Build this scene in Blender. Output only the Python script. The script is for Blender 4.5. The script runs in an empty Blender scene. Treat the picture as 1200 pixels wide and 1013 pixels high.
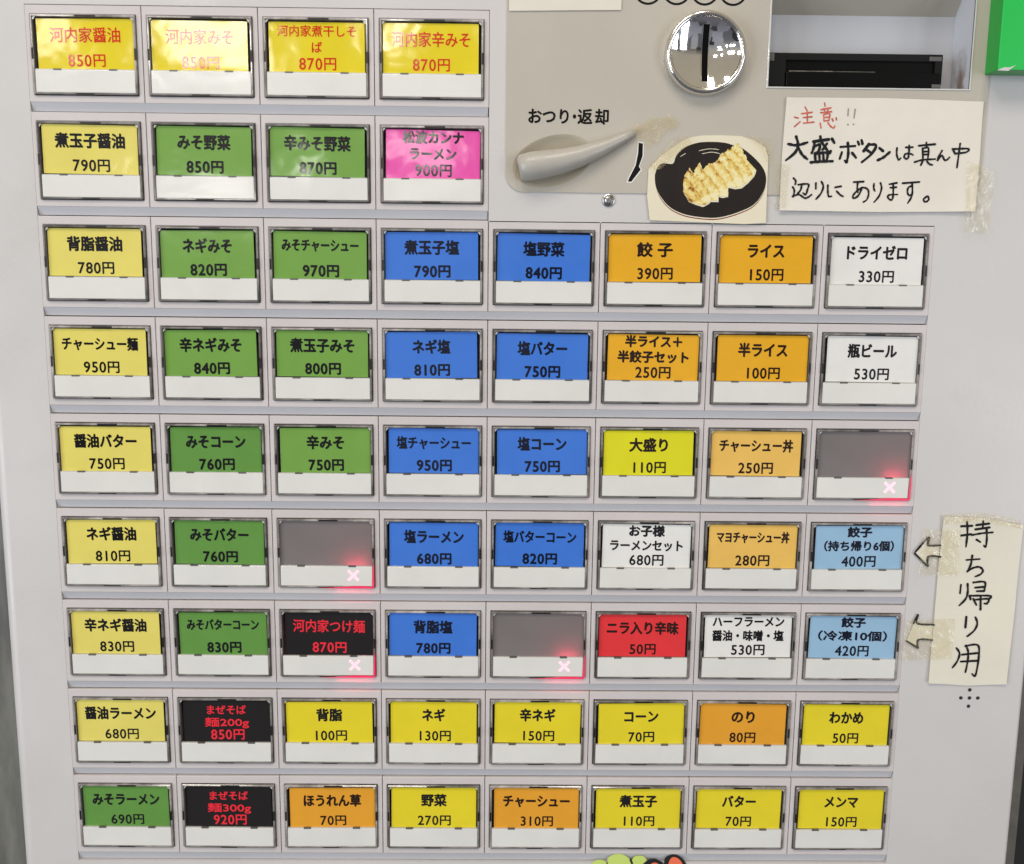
import bpy, bmesh, math, random
from mathutils import Vector, Matrix, noise
random.seed(11)
C = bpy.context.scene.collection
S = bpy.context.scene
MM = 0.001

# ---------------------------------------------------------------- camera
cam_d = bpy.data.cameras.new('camera'); cam = bpy.data.objects.new('camera', cam_d); C.objects.link(cam); S.camera = cam
cam_d.sensor_width = 36; cam_d.lens = 34.5; cam_d.clip_start = .01; cam_d.clip_end = 50
_r, _d, _f = (.99990, -.00975, .01034), (.00868, -.15676, -.98760), (.01125, .98759, -.15666)   # right, down, forward
cam.matrix_world = Matrix(((_r[0], -_d[0], -_f[0], .005107), (_r[1], -_d[1], -_f[1], -.357188), (_r[2], -_d[2], -_f[2], .067852), (0, 0, 0, 1)))

# ---------------------------------------------------------------- light of the shop: room air, windows and ceiling lamps behind the viewer
W = bpy.data.worlds.new('World'); S.world = W; W.use_nodes = True
def world():
    nt = W.node_tree; n = nt.nodes; l = nt.links
    bg = n['Background']; bg.inputs['Strength'].default_value = .66
    tc = n.new('ShaderNodeTexCoord'); sp = n.new('ShaderNodeSeparateXYZ'); l.new(tc.outputs['Generated'], sp.inputs[0])
    r = n.new('ShaderNodeValToRGB'); l.new(sp.outputs['Z'], r.inputs[0])
    mp = n.new('ShaderNodeMath'); mp.operation = 'MULTIPLY_ADD'; mp.inputs[1].default_value = .5; mp.inputs[2].default_value = .5
    l.new(sp.outputs['Z'], mp.inputs[0]); l.new(mp.outputs[0], r.inputs[0])
    e = r.color_ramp.elements
    e[0].position = 0; e[0].color = (.16, .165, .19, 1); e[1].position = 1; e[1].color = (.66, .57, .42, 1)
    for p, c in ((.36, (.20, .20, .22)), (.47, (.30, .30, .32)), (.54, (.30, .29, .28)), (.62, (.56, .50, .40))):
        q = e.new(p); q.color = (*c, 1)
    # a cluttered room at eye level: furniture and people, dark and light
    vo = n.new('ShaderNodeTexVoronoi'); vo.inputs['Scale'].default_value = 5.2; vo.distance = 'CHEBYCHEV'; l.new(tc.outputs['Generated'], vo.inputs['Vector'])
    bw = n.new('ShaderNodeRGBToBW'); l.new(vo.outputs['Color'], bw.inputs[0])
    vr = n.new('ShaderNodeValToRGB'); l.new(bw.outputs[0], vr.inputs[0])
    vr.color_ramp.elements[0].position = .3; vr.color_ramp.elements[0].color = (.03, .03, .03, 1)
    vr.color_ramp.elements[1].position = .68; vr.color_ramp.elements[1].color = (1.7, 1.75, 1.85, 1)
    band = n.new('ShaderNodeValToRGB'); l.new(mp.outputs[0], band.inputs[0]); b = band.color_ramp.elements
    b[0].position = .30; b[0].color = (0, 0, 0, 1); b[1].position = .62; b[1].color = (0, 0, 0, 1)
    for p in (.36, .56):
        q = b.new(p); q.color = (.85, .85, .85, 1)
    mx = n.new('ShaderNodeMix'); mx.data_type = 'RGBA'; mx.blend_type = 'MULTIPLY'
    l.new(band.outputs[0], mx.inputs[0]); l.new(r.outputs[0], mx.inputs[6]); l.new(vr.outputs[0], mx.inputs[7])
    l.new(mx.outputs[2], bg.inputs['Color'])
world()
def area(name, loc, target, sx, sy, power, col, spread=180):
    d = bpy.data.lights.new(name, 'AREA'); d.shape = 'RECTANGLE'; d.size = sx; d.size_y = sy; d.energy = power; d.color = col; d.spread = math.radians(spread)
    o = bpy.data.objects.new(name, d); C.objects.link(o); o.location = loc
    o.rotation_euler = (Vector(target) - Vector(loc)).to_track_quat('-Z', 'Y').to_euler(); return o
for x in (-.70, -.25, .20):
    area('ceiling_light', (x, -1.05, 1.35), (x * .4, 0, 0), .16, .55, 5.2, (1, .93, .82))
for x, y in ((-1.93, -1.02), (-1.75, -1.55)):
    area('window_light', (x, y, -.05), (0, 0, -.1), .40, 1.4, 13.5, (.80, .91, 1))
for x, y in ((1.98, -1.75), (1.62, -2.10)):
    area('window_light', (x, y, -.15), (0, 0, -.12), .34, 1.4, 10.5, (.84, .92, 1))
# ceiling tubes, and unseen lamps added for glare, whose reflections lie across the upper buttons
def glint(x, z, sx, sz, rad, tx=0, tz=.14):
    area('glare_lamp', (x, -3.0, z), (tx, 0, tz), sx, sz, rad * math.pi * sx * sz, (1, .95, .88))
area('tube_light', (-.93, -3.0, .725), (-.1, 0, .14), .36, .04, 1.6, (1, .95, .88))
area('tube_light', (-.93, -3.0, .81), (-.1, 0, .14), .36, .05, 1.9, (1, .95, .88))
glint(-.37, .87, .06, .13, 34); glint(.02, .92, .16, .12, 14); glint(-1.46, .86, .10, .20, 14)
glint(-.25, .545, .24, .06, 12); glint(-.20, .40, .20, .04, 9); glint(-.99, .335, .30, .05, 30); glint(-.63, .35, .05, .10, 24)
S.view_settings.view_transform = 'Standard'; S.view_settings.look = 'None'; S.view_settings.exposure = -.02; S.view_settings.gamma = 1
S.view_settings.use_curve_mapping = False
S.render.engine = 'CYCLES'

# ---------------------------------------------------------------- helpers
def lin(r, g, b, k=1.0):
    f = lambda v: (v / 255 / 12.92 if v <= 10 else ((v / 255 + .055) / 1.055) ** 2.4)
    return tuple(min(.9, f(v) * k) for v in (r, g, b))
def mat(name, col, rough=.5, coat=0, metal=0, spec=.5, grain=0, gscale=60, bump=0, bscale=900, emit=0, coat_rough=.04, dirt=None, stretch=None, wave=0, vary=False):
    m = bpy.data.materials.new(name); m.use_nodes = True; nt = m.node_tree; n = nt.nodes; l = nt.links; p = n['Principled BSDF']
    p.inputs['Base Color'].default_value = (*col, 1); p.inputs['Roughness'].default_value = rough; p.inputs['Metallic'].default_value = metal
    p.inputs['Specular IOR Level'].default_value = spec; p.inputs['Coat Weight'].default_value = coat; p.inputs['Coat Roughness'].default_value = coat_rough
    tc = n.new('ShaderNodeTexCoord')
    out = None
    if vary:
        oi = n.new('ShaderNodeObjectInfo'); va = n.new('ShaderNodeVectorMath'); l.new(tc.outputs['Object'], va.inputs[0]); l.new(oi.outputs['Location'], va.inputs[1])
        class _T: outputs = {'Object': va.outputs[0]}
        tc = _T
    if grain:
        t = n.new('ShaderNodeTexNoise'); t.inputs['Scale'].default_value = gscale; t.inputs['Detail'].default_value = 6; t.inputs['Roughness'].default_value = .62
        if stretch:
            mp = n.new('ShaderNodeMapping'); mp.inputs['Scale'].default_value = stretch; l.new(tc.outputs['Object'], mp.inputs['Vector']); l.new(mp.outputs[0], t.inputs['Vector'])
        else: l.new(tc.outputs['Object'], t.inputs['Vector'])
        r = n.new('ShaderNodeValToRGB'); l.new(t.outputs['Fac'], r.inputs[0])
        r.color_ramp.elements[0].position = .3; r.color_ramp.elements[1].position = .7
        r.color_ramp.elements[0].color = (*[c * (1 - grain) for c in col], 1); r.color_ramp.elements[1].color = (*[min(1, c * (1 + grain)) for c in col], 1)
        out = r.outputs[0]
    if dirt:
        v = n.new('ShaderNodeTexVoronoi'); v.inputs['Scale'].default_value = dirt; l.new(tc.outputs['Object'], v.inputs['Vector'])
        k = n.new('ShaderNodeTexNoise'); k.inputs['Scale'].default_value = dirt * .35; l.new(tc.outputs['Object'], k.inputs['Vector'])
        a = n.new('ShaderNodeMath'); a.operation = 'MULTIPLY_ADD'; a.inputs[1].default_value = .16; l.new(k.outputs['Fac'], a.inputs[0]); a.inputs[2].default_value = -.062
        c2 = n.new('ShaderNodeMath'); c2.operation = 'LESS_THAN'; l.new(v.outputs['Distance'], c2.inputs[0]); l.new(a.outputs[0], c2.inputs[1])
        x = n.new('ShaderNodeMix'); x.data_type = 'RGBA'; l.new(c2.outputs[0], x.inputs[0])
        if out: l.new(out, x.inputs[6])
        else: x.inputs[6].default_value = (*col, 1)
        x.inputs[7].default_value = (*[c * .45 for c in col], 1); out = x.outputs[2]
    if out: l.new(out, p.inputs['Base Color'])
    if wave:
        t3 = n.new('ShaderNodeTexNoise'); t3.inputs['Scale'].default_value = 75; l.new(tc.outputs['Object'], t3.inputs['Vector'])
        b3 = n.new('ShaderNodeBump'); b3.inputs['Strength'].default_value = wave; b3.inputs['Distance'].default_value = .0006; l.new(t3.outputs['Fac'], b3.inputs['Height']); l.new(b3.outputs[0], p.inputs['Coat Normal'])
    if dirt:
        k2 = n.new('ShaderNodeTexNoise'); k2.inputs['Scale'].default_value = 22; k2.inputs['Detail'].default_value = 7; k2.inputs['Distortion'].default_value = .8; l.new(tc.outputs['Object'], k2.inputs['Vector'])
        r2 = n.new('ShaderNodeMapRange'); r2.inputs['From Min'].default_value = .35; r2.inputs['From Max'].default_value = .65; r2.inputs['To Min'].default_value = rough - .14; r2.inputs['To Max'].default_value = rough + .14; l.new(k2.outputs['Fac'], r2.inputs[0]); l.new(r2.outputs[0], p.inputs['Roughness'])
    if bump:
        t2 = n.new('ShaderNodeTexNoise'); t2.inputs['Scale'].default_value = bscale; t2.inputs['Detail'].default_value = 3; l.new(tc.outputs['Object'], t2.inputs['Vector'])
        b = n.new('ShaderNodeBump'); b.inputs['Strength'].default_value = bump; b.inputs['Distance'].default_value = .0006; l.new(t2.outputs['Fac'], b.inputs['Height']); l.new(b.outputs[0], p.inputs['Normal'])
    if emit:
        p.inputs['Emission Color'].default_value = (*col, 1); p.inputs['Base Color'].default_value = (.02, .02, .02, 1); p.inputs['Emission Strength'].default_value = emit
    return m
def film(name, tint, cover, rough=.12, wrinkle=.5):
    m = bpy.data.materials.new(name); m.use_nodes = True; nt = m.node_tree; n = nt.nodes; l = nt.links; p = n['Principled BSDF']
    p.inputs['Base Color'].default_value = (*tint, 1); p.inputs['Roughness'].default_value = .5; p.inputs['Specular IOR Level'].default_value = .1
    tr = n.new('ShaderNodeBsdfTransparent'); tr.inputs['Color'].default_value = (.99, .975, .93, 1)
    gl = n.new('ShaderNodeBsdfGlossy'); gl.inputs['Roughness'].default_value = rough
    tc = n.new('ShaderNodeTexCoord'); t = n.new('ShaderNodeTexNoise'); t.inputs['Scale'].default_value = 190; t.inputs['Detail'].default_value = 6; t.inputs['Distortion'].default_value = 1.2
    l.new(tc.outputs['Object'], t.inputs['Vector'])
    r = n.new('ShaderNodeValToRGB'); r.color_ramp.elements[0].position = .38; r.color_ramp.elements[0].color = (0, 0, 0, 1); r.color_ramp.elements[1].position = .72; l.new(t.outputs['Fac'], r.inputs[0])
    a = n.new('ShaderNodeMath'); a.operation = 'MULTIPLY_ADD'; a.inputs[1].default_value = cover * 2.2; a.inputs[2].default_value = cover * .35; l.new(r.outputs[0], a.inputs[0])
    mx = n.new('ShaderNodeMixShader'); l.new(a.outputs[0], mx.inputs[0]); l.new(tr.outputs[0], mx.inputs[1]); l.new(p.outputs[0], mx.inputs[2])
    b = n.new('ShaderNodeBump'); b.inputs['Strength'].default_value = wrinkle; b.inputs['Distance'].default_value = .0012; l.new(t.outputs['Fac'], b.inputs['Height']); l.new(b.outputs[0], gl.inputs['Normal'])
    m2 = n.new('ShaderNodeMixShader'); m2.inputs[0].default_value = .055; l.new(mx.outputs[0], m2.inputs[1]); l.new(gl.outputs[0], m2.inputs[2]); l.new(m2.outputs[0], n['Material Output'].inputs['Surface'])
    return m

def V(x, y, z): return Vector((x * MM, y * MM, z * MM))
def box(bm, x0, x1, y0, y1, z0, z1, mi=0, bevel=0):
    v = [bm.verts.new(V(x, y, z)) for x in (x0, x1) for y in (y0, y1) for z in (z0, z1)]
    fs = [bm.faces.new([v[i] for i in q]) for q in ((0, 1, 3, 2), (4, 6, 7, 5), (0, 4, 5, 1), (2, 3, 7, 6), (0, 2, 6, 4), (1, 5, 7, 3))]
    for f in fs: f.material_index = mi
    if bevel:
        es = list({e for f in fs for e in f.edges})
        r = bmesh.ops.bevel(bm, geom=es, offset=bevel * MM, segments=2, profile=.6, affect='EDGES')
        for f in r['faces']: f.material_index = mi
def ring(bm, loops, mi=0, close=False):
    """bridge successive closed loops of points (lists of Vectors)"""
    vs = [[bm.verts.new(p) for p in L] for L in loops]
    n = len(vs[0])
    for a, b in zip(vs[:-1], vs[1:]):
        for i in range(n):
            f = bm.faces.new((a[i], a[(i + 1) % n], b[(i + 1) % n], b[i])); f.material_index = mi
    if close:
        f = bm.faces.new(vs[-1]); f.material_index = mi
    return vs
def rrect(x0, x1, z0, z1, y, r=0, k=4):
    if r <= 0: return [V(x0, y, z0), V(x1, y, z0), V(x1, y, z1), V(x0, y, z1)]
    out = []
    for cx, cz, a in ((x0 + r, z0 + r, 180), (x1 - r, z0 + r, 270), (x1 - r, z1 - r, 0), (x0 + r, z1 - r, 90)):
        for i in range(k + 1):
            t = math.radians(a + 90 * i / k); out.append(V(cx + r * math.cos(t), y, cz + r * math.sin(t)))
    return out
def sheet(bm, pts, y, th, mi=0):
    """a flat cut-out with thickness: front at y, back at y+th"""
    bmf = [bm.verts.new(V(x, y, z)) for x, z in pts]; bmb = [bm.verts.new(V(x, y + th, z)) for x, z in pts]
    n = len(pts)
    a = [bm.faces.new(bmf)] + [bm.faces.new((bmf[i], bmf[(i + 1) % n], bmb[(i + 1) % n], bmb[i])) for i in range(n)] + [bm.faces.new(bmb[::-1])]
    for f in a: f.material_index = mi
    for f in a: f.normal_update()
    bmesh.ops.triangulate(bm, faces=[a[0], a[-1]])
def curl(x, z, w, h, amp, ph=0):
    return 0
def smooth(pts, k=5):
    if len(pts) < 3: return pts
    P = [pts[0]] + list(pts) + [pts[-1]]; out = []
    for i in range(1, len(P) - 2):
        a, b, c, d = [Vector(p) for p in P[i - 1:i + 3]]
        for j in range(k):
            t = j / k
            out.append(tuple(.5 * ((2 * b) + (c - a) * t + (2 * a - 5 * b + 4 * c - d) * t * t + (3 * b - a - 3 * c + d) * t ** 3)))
    return out + [pts[-1]]
_sy = [0]
def stroke(bm, pts, w, y, mi=0):
    """a pen stroke: ribbon with round ends, each stroke a hair above the last"""
    _sy[0] = (_sy[0] + 1) % 40; y = y - .0015 * _sy[0]
    pts = smooth(pts); n = len(pts); L = []; R = []
    for i, p in enumerate(pts):
        a = Vector(pts[max(0, i - 1)]); b = Vector(pts[min(n - 1, i + 1)]); t = (b - a)
        t = t.normalized() if t.length > 1e-9 else Vector((1, 0))
        wi = w * .5 * (1 + .16 * math.sin(i * 1.3 + p[0])) * (1 if i < n * .75 else 1 - .25 * (i - n * .75) / (n * .25))
        nn = Vector((-t.y, t.x)) * wi; q = Vector(p)
        L.append(q + nn); R.append(q - nn)
    def cap(i, s):
        a = Vector(pts[i]); b = L[i] - a; o = []
        for k in range(1, 5):
            an = math.pi * k / 5 * s; o.append(a + Vector((b.x * math.cos(an) - b.y * math.sin(an), b.x * math.sin(an) + b.y * math.cos(an))))
        return o
    lv = [bm.verts.new(V(p.x, y, p.y)) for p in L]; rv = [bm.verts.new(V(p.x, y, p.y)) for p in R]
    for i in range(n - 1):
        bm.faces.new((lv[i], lv[i + 1], rv[i + 1], rv[i])).material_index = mi
    bm.faces.new([lv[0]] + [bm.verts.new(V(p.x, y, p.y)) for p in cap(0, 1)] + [rv[0]]).material_index = mi
    bm.faces.new([lv[-1]] + [bm.verts.new(V(p.x, y, p.y)) for p in cap(n - 1, -1)] + [rv[-1]]).material_index = mi
_gc = {}
def glyphs(body, bold):
    k = (body, bold)
    if k not in _gc:
        c = bpy.data.curves.new('lettering', 'FONT'); c.body = body; c.resolution_u = 3; c.offset = bold
        o = bpy.data.objects.new('lettering', c); C.objects.link(o); bpy.context.view_layer.update()
        m = bpy.data.meshes.new_from_object(o.evaluated_get(bpy.context.evaluated_depsgraph_get()))
        _gc[k] = ([(v.co.x, v.co.y) for v in m.vertices], [tuple(p.vertices) for p in m.polygons])
        bpy.data.objects.remove(o); bpy.data.curves.remove(c); bpy.data.meshes.remove(m)
    return _gc[k]
def lettering(bm, body, cx, cz, width, em, y, mi, bold=.14, vc=.36):
    """print the words on a face at depth y, centred on cx, cz, em high and width wide; bold = extra half width of the strokes in mm"""
    vs, fs = glyphs(body, 0)
    x0 = min(v[0] for v in vs); x1 = max(v[0] for v in vs); sx = width / (x1 - x0)
    k = 0
    for dx, dz in (((0, 0), (-1, 0), (1, 0), (0, 1), (0, -1), (-.7, .7), (.7, -.7)) if bold else ((0, 0),)):
        nv = [bm.verts.new(V(cx + (vx - (x0 + x1) / 2) * sx + dx * bold, y - .004 * k, cz + (vy - vc) * em + dz * bold)) for vx, vy in vs]
        k += 1
        for f in fs:
            try: bm.faces.new([nv[i] for i in f]).material_index = mi
            except ValueError: pass
def price_line(bm, price, cx, cz, y, mi, bold):
    """narrow fixed-pitch figures and the yen character"""
    p, wy = 2.82, 4.35; x = cx - (p * len(price) + .35 + wy) / 2
    for ch in price:
        vs = glyphs(ch, 0)[0]; gw = max(v[0] for v in vs) - min(v[0] for v in vs)
        lettering(bm, ch, x + p / 2, cz, gw * 5.1, 5.5, y, mi, bold, .343); x += p
    lettering(bm, '円', x + .35 + wy / 2, cz, wy - .3, 4.75, y, mi, bold, .345)
def mesh(name, bm, mats, smooth_=False, normals=True):
    if normals: bmesh.ops.recalc_face_normals(bm, faces=bm.faces)
    m = bpy.data.meshes.new(name); bm.to_mesh(m); bm.free()
    for q in (mats if isinstance(mats, (list, tuple)) else [mats]): m.materials.append(q)
    if smooth_:
        for p in m.polygons: p.use_smooth = True
    return m
def link(name, me, parent=None, loc=(0, 0, 0)):
    o = bpy.data.objects.new(name, me); C.objects.link(o); o.location = [v * MM for v in loc]
    if parent: o.parent = parent
    return o
def obj(name, bm, mats, parent=None, loc=(0, 0, 0), smooth_=False): return link(name, mesh(name, bm, mats, smooth_), parent, loc)
def tag(o, label, cat, group=None, kind=None):
    if label: o['label'] = label
    if cat: o['category'] = cat
    if group: o['group'] = group
    if kind: o['kind'] = kind
    return o
def thing(name, label, cat, loc=(0, 0, 0)):
    return tag(link(name, None, None, loc), label, cat)
NB = bmesh.new
RED_STROKES = [(0.5,[(107.0,124.0),(108.3,123.7)]),(0.5,[(107.2,120.8),(108.1,121.6),(109.1,122.5)]),(0.5,[(110.5,127.5),(111.1,126.5)]),(0.5,[(109.5,125.2),(113.1,125.7)]),(0.5,[(110.1,123.9),(113.1,124.2)]),(0.5,[(110.3,122.0),(113.9,122.4)]),(0.5,[(111.3,126.4),(111.7,122.2)]),(0.5,[(117.3,128.9),(117.5,127.8)]),(0.5,[(116.2,126.6),(119.6,127.3)]),(0.5,[(117.1,127.0),(117.5,126.3)]),(0.5,[(118.8,127.2),(118.5,126.3)]),(0.5,[(116.1,125.6),(119.9,126.0)]),(0.5,[(117.2,125.0),(117.5,122.8)]),(0.5,[(117.2,125.0),(119.3,125.3),(119.2,123.0)]),(0.5,[(117.4,124.0),(119.2,124.2)]),(0.5,[(117.6,122.8),(119.2,123.1)]),(0.5,[(116.2,122.1),(116.6,120.4)]),(0.5,[(118.9,122.3),(119.9,121.1),(121.1,120.5),(121.4,121.2)]),(0.5,[(120.3,123.6),(120.7,122.9)]),(0.5,[(121.7,123.9),(121.9,123.2)])]
GREY_STROKES = [(0.45,[(125.8,127.0),(125.8,124.8)]),(0.45,[(125.9,121.8),(126.1,121.7)]),(0.45,[(128.2,126.9),(128.0,124.0)]),(0.45,[(127.9,121.9),(128.1,121.8)])]
NOTE_STROKES = [(0.95,[(105.3,114.9),(108.5,114.5),(112.1,115.5)]),(0.95,[(108.0,117.4),(108.8,114.8),(108.0,112.1),(104.8,109.3)]),(0.95,[(109.0,113.6),(110.5,111.3),(112.4,109.8)]),(0.95,[(116.5,117.6),(116.8,116.6)]),(0.95,[(114.2,115.8),(119.5,116.6)]),(0.95,[(114.6,115.8),(114.4,113.7),(113.8,111.9)]),(0.95,[(115.0,114.4),(116.6,114.7),(116.2,112.5),(115.6,112.2)]),(0.95,[(116.5,116.6),(117.9,114.6),(120.1,112.0),(120.5,112.7)]),(0.95,[(119.0,115.2),(117.6,113.1)]),(0.95,[(120.7,116.8),(121.6,115.5)]),(0.95,[(115.0,111.8),(115.3,109.0)]),(0.95,[(115.0,111.6),(119.2,112.0),(119.2,109.2)]),(0.95,[(116.5,111.6),(116.8,109.1)]),(0.95,[(117.9,111.8),(118.2,109.2)]),(0.95,[(113.7,108.7),(117.0,109.0),(121.4,109.2)]),(0.95,[(123.9,114.1),(129.1,114.5)]),(0.95,[(126.4,115.5),(126.8,112.0),(126.4,109.0),(125.8,109.4)]),(0.95,[(124.5,112.3),(123.9,110.1)]),(0.95,[(128.2,112.1),(129.6,110.5)]),(0.95,[(129.9,116.0),(130.4,115.0)]),(0.95,[(131.2,116.5),(131.6,115.3)]),(0.95,[(133.9,115.2),(132.2,112.8)]),(0.95,[(133.9,115.0),(136.5,114.8),(135.0,111.8),(131.8,109.0)]),(0.95,[(133.1,113.3),(135.0,112.1)]),(0.95,[(137.7,113.9),(139.0,112.9)]),(0.95,[(137.3,109.7),(139.3,110.7),(141.5,112.6)]),(0.68,[(143.9,114.0),(143.9,111.9),(144.7,110.0),(145.4,110.5)]),(0.68,[(147.0,114.2),(149.4,114.3)]),(0.68,[(148.1,114.9),(148.2,112.3),(148.0,110.5),(147.1,110.4),(146.6,111.1),(147.1,112.0),(148.6,112.1),(149.7,111.6)]),(0.68,[(154.1,115.9),(154.2,114.8)]),(0.68,[(151.5,114.8),(157.2,115.4)]),(0.68,[(152.9,113.9),(153.3,110.3)]),(0.68,[(152.9,113.8),(154.9,114.1),(155.0,110.5)]),(0.68,[(153.3,112.8),(154.8,112.9)]),(0.68,[(153.4,111.8),(154.9,111.9)]),(0.68,[(150.4,109.2),(153.3,110.0),(157.6,110.3)]),(0.68,[(153.4,109.9),(152.7,108.2)]),(0.68,[(154.7,109.6),(155.7,108.6),(156.8,108.3)]),(0.68,[(159.8,113.2),(158.7,110.9),(158.5,109.8),(159.5,111.4),(160.2,111.3),(160.9,110.1),(161.8,110.1),(162.7,111.0)]),(0.68,[(163.5,113.9),(164.6,112.2)]),(0.68,[(163.7,113.8),(169.0,114.0),(168.5,112.8),(164.6,112.3)]),(0.68,[(166.1,115.7),(165.9,112.5),(165.6,107.5)]),(0.68,[(107.9,103.2),(108.7,102.3),(108.6,101.1)]),(0.68,[(107.8,100.1),(108.4,98.9),(108.1,96.8)]),(0.68,[(107.9,96.9),(110.0,97.6),(112.2,96.4),(113.4,96.7),(114.6,97.6)]),(0.68,[(109.7,101.0),(113.2,101.2),(113.0,99.2),(112.5,97.6),(111.5,98.2)]),(0.68,[(110.9,101.0),(110.6,99.2),(109.6,97.9)]),(0.68,[(115.9,101.6),(116.0,99.6)]),(0.68,[(117.8,102.2),(118.6,100.5),(117.9,98.1),(116.2,96.0)]),(0.68,[(120.2,100.9),(120.3,98.7),(120.7,97.1),(121.7,97.1)]),(0.68,[(122.8,100.2),(124.9,100.6)]),(0.68,[(123.4,98.9),(124.7,97.7),(125.8,97.1)]),(0.68,[(129.3,102.1),(132.8,102.3)]),(0.68,[(130.8,102.2),(130.7,100.3),(131.0,98.5)]),(0.68,[(132.3,100.0),(131.4,97.7),(129.9,96.5),(129.3,97.2),(130.4,98.8),(132.4,100.2),(134.3,99.8),(134.9,98.3),(134.4,96.2),(133.1,95.2)]),(0.68,[(136.6,101.7),(136.6,100.1),(137.1,99.1)]),(0.68,[(138.9,101.9),(139.4,100.1),(138.7,97.4),(137.0,95.2)]),(0.68,[(142.1,101.5),(144.7,102.0)]),(0.68,[(142.5,100.3),(144.6,100.5)]),(0.68,[(143.4,101.9),(143.7,98.1),(143.4,96.2),(142.3,96.4),(141.8,97.5),(143.0,97.9),(145.2,98.0)]),(0.68,[(146.8,101.9),(152.7,102.4)]),(0.68,[(150.1,102.3),(150.5,99.1),(150.2,97.0),(149.1,95.0)]),(0.68,[(150.2,101.0),(149.0,100.5),(148.7,99.0),(149.4,97.7),(150.4,98.3)]),(0.68,[(156.0,97.5),(154.8,96.7),(154.9,95.8),(155.7,95.6),(156.5,96.3),(156.3,97.3),(155.8,97.6)])]
SIGN_STROKES = [(0.8,[(178.1,-23.0),(182.2,-22.8)]),(0.8,[(180.1,-21.2),(180.7,-25.7),(180.6,-31.0)]),(0.8,[(178.4,-26.6),(182.1,-26.1)]),(0.8,[(183.8,-22.5),(188.5,-21.9)]),(0.8,[(186.2,-21.0),(186.3,-23.9)]),(0.8,[(183.6,-24.2),(188.8,-23.4)]),(0.8,[(182.5,-26.4),(186.1,-25.7),(190.2,-25.3)]),(0.8,[(187.7,-23.6),(188.2,-27.3),(188.1,-30.8),(187.3,-30.4)]),(0.8,[(184.4,-28.2),(185.9,-29.1)]),(0.8,[(181.2,-36.1),(186.2,-35.7)]),(0.8,[(183.3,-34.4),(183.0,-37.9),(181.9,-40.7)]),(0.8,[(181.9,-40.5),(184.0,-39.2),(186.3,-38.8),(187.8,-40.1),(187.1,-41.6),(185.1,-42.6)]),(0.8,[(179.9,-45.8),(179.8,-49.2)]),(0.8,[(182.4,-45.4),(182.7,-48.5),(182.1,-51.3),(179.8,-54.0)]),(0.8,[(184.6,-44.9),(188.9,-44.7),(189.0,-48.1)]),(0.8,[(185.4,-46.9),(188.6,-46.6)]),(0.8,[(186.1,-48.3),(188.9,-48.2)]),(0.8,[(183.5,-50.1),(191.5,-50.1),(190.8,-51.5)]),(0.8,[(183.5,-50.1),(184.0,-51.5)]),(0.8,[(185.0,-51.3),(186.4,-53.7)]),(0.8,[(185.2,-51.7),(190.8,-51.3),(190.4,-53.1),(189.4,-53.1)]),(0.8,[(187.8,-50.3),(188.1,-55.5)]),(0.8,[(182.9,-58.4),(182.9,-62.6)]),(0.8,[(186.4,-58.5),(187.3,-61.0),(186.4,-63.8),(183.9,-66.2)]),(0.8,[(180.2,-70.9),(181.6,-73.2),(180.9,-76.4),(179.3,-78.9)]),(0.8,[(183.8,-69.9),(184.8,-72.3),(185.0,-76.4),(184.5,-80.7)]),(0.8,[(183.6,-70.1),(188.3,-69.7),(189.1,-74.7),(188.5,-81.9),(187.1,-81.3)]),(0.8,[(182.6,-73.6),(188.4,-72.9)]),(0.8,[(182.4,-76.4),(188.6,-76.0)]),(0.78,[(161.6,-33.1),(166.3,-27.3),(166.2,-30.5),(170.8,-30.4)]),(0.78,[(161.3,-33.6),(166.8,-38.7)]),(0.78,[(166.8,-38.7),(166.7,-34.9),(171.2,-34.9)]),(0.78,[(164.4,-57.9),(164.6,-61.3),(170.8,-61.7)]),(0.78,[(160.9,-68.3),(165.4,-71.0)]),(0.78,[(165.4,-71.0),(165.4,-67.8),(170.6,-67.8)]),(0.78,[(164.1,-58.7),(163.1,-61.1)])]

# ---------------------------------------------------------------- materials
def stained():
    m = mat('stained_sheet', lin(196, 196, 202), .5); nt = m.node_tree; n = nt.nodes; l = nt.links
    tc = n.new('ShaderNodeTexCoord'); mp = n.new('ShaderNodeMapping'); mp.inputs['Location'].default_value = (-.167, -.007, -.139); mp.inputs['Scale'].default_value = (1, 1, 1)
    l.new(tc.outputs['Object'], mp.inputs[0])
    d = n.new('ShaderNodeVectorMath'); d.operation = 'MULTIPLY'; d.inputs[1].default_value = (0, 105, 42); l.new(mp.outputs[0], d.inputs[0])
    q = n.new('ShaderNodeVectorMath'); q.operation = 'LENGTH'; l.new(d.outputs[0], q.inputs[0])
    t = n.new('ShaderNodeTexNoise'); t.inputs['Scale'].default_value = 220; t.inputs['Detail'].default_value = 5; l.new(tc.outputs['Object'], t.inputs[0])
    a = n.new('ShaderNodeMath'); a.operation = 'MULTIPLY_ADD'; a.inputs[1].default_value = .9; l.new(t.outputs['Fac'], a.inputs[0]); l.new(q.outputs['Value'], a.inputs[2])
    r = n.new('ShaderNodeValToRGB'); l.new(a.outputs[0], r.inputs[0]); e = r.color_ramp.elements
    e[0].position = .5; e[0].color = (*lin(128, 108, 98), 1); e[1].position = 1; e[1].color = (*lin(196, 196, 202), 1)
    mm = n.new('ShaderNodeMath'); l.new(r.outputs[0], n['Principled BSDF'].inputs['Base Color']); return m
M = {}
M['panel'] = mat('painted_steel', lin(201, 196, 194), .34, grain=.055, gscale=7, bump=.07, bscale=420, dirt=26)
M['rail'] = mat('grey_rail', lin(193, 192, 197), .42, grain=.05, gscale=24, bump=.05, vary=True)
M['bezel'] = mat('grey_plastic', lin(201, 193, 192), .40, grain=.05, gscale=30, bump=.05, bscale=1200, vary=True)
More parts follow.
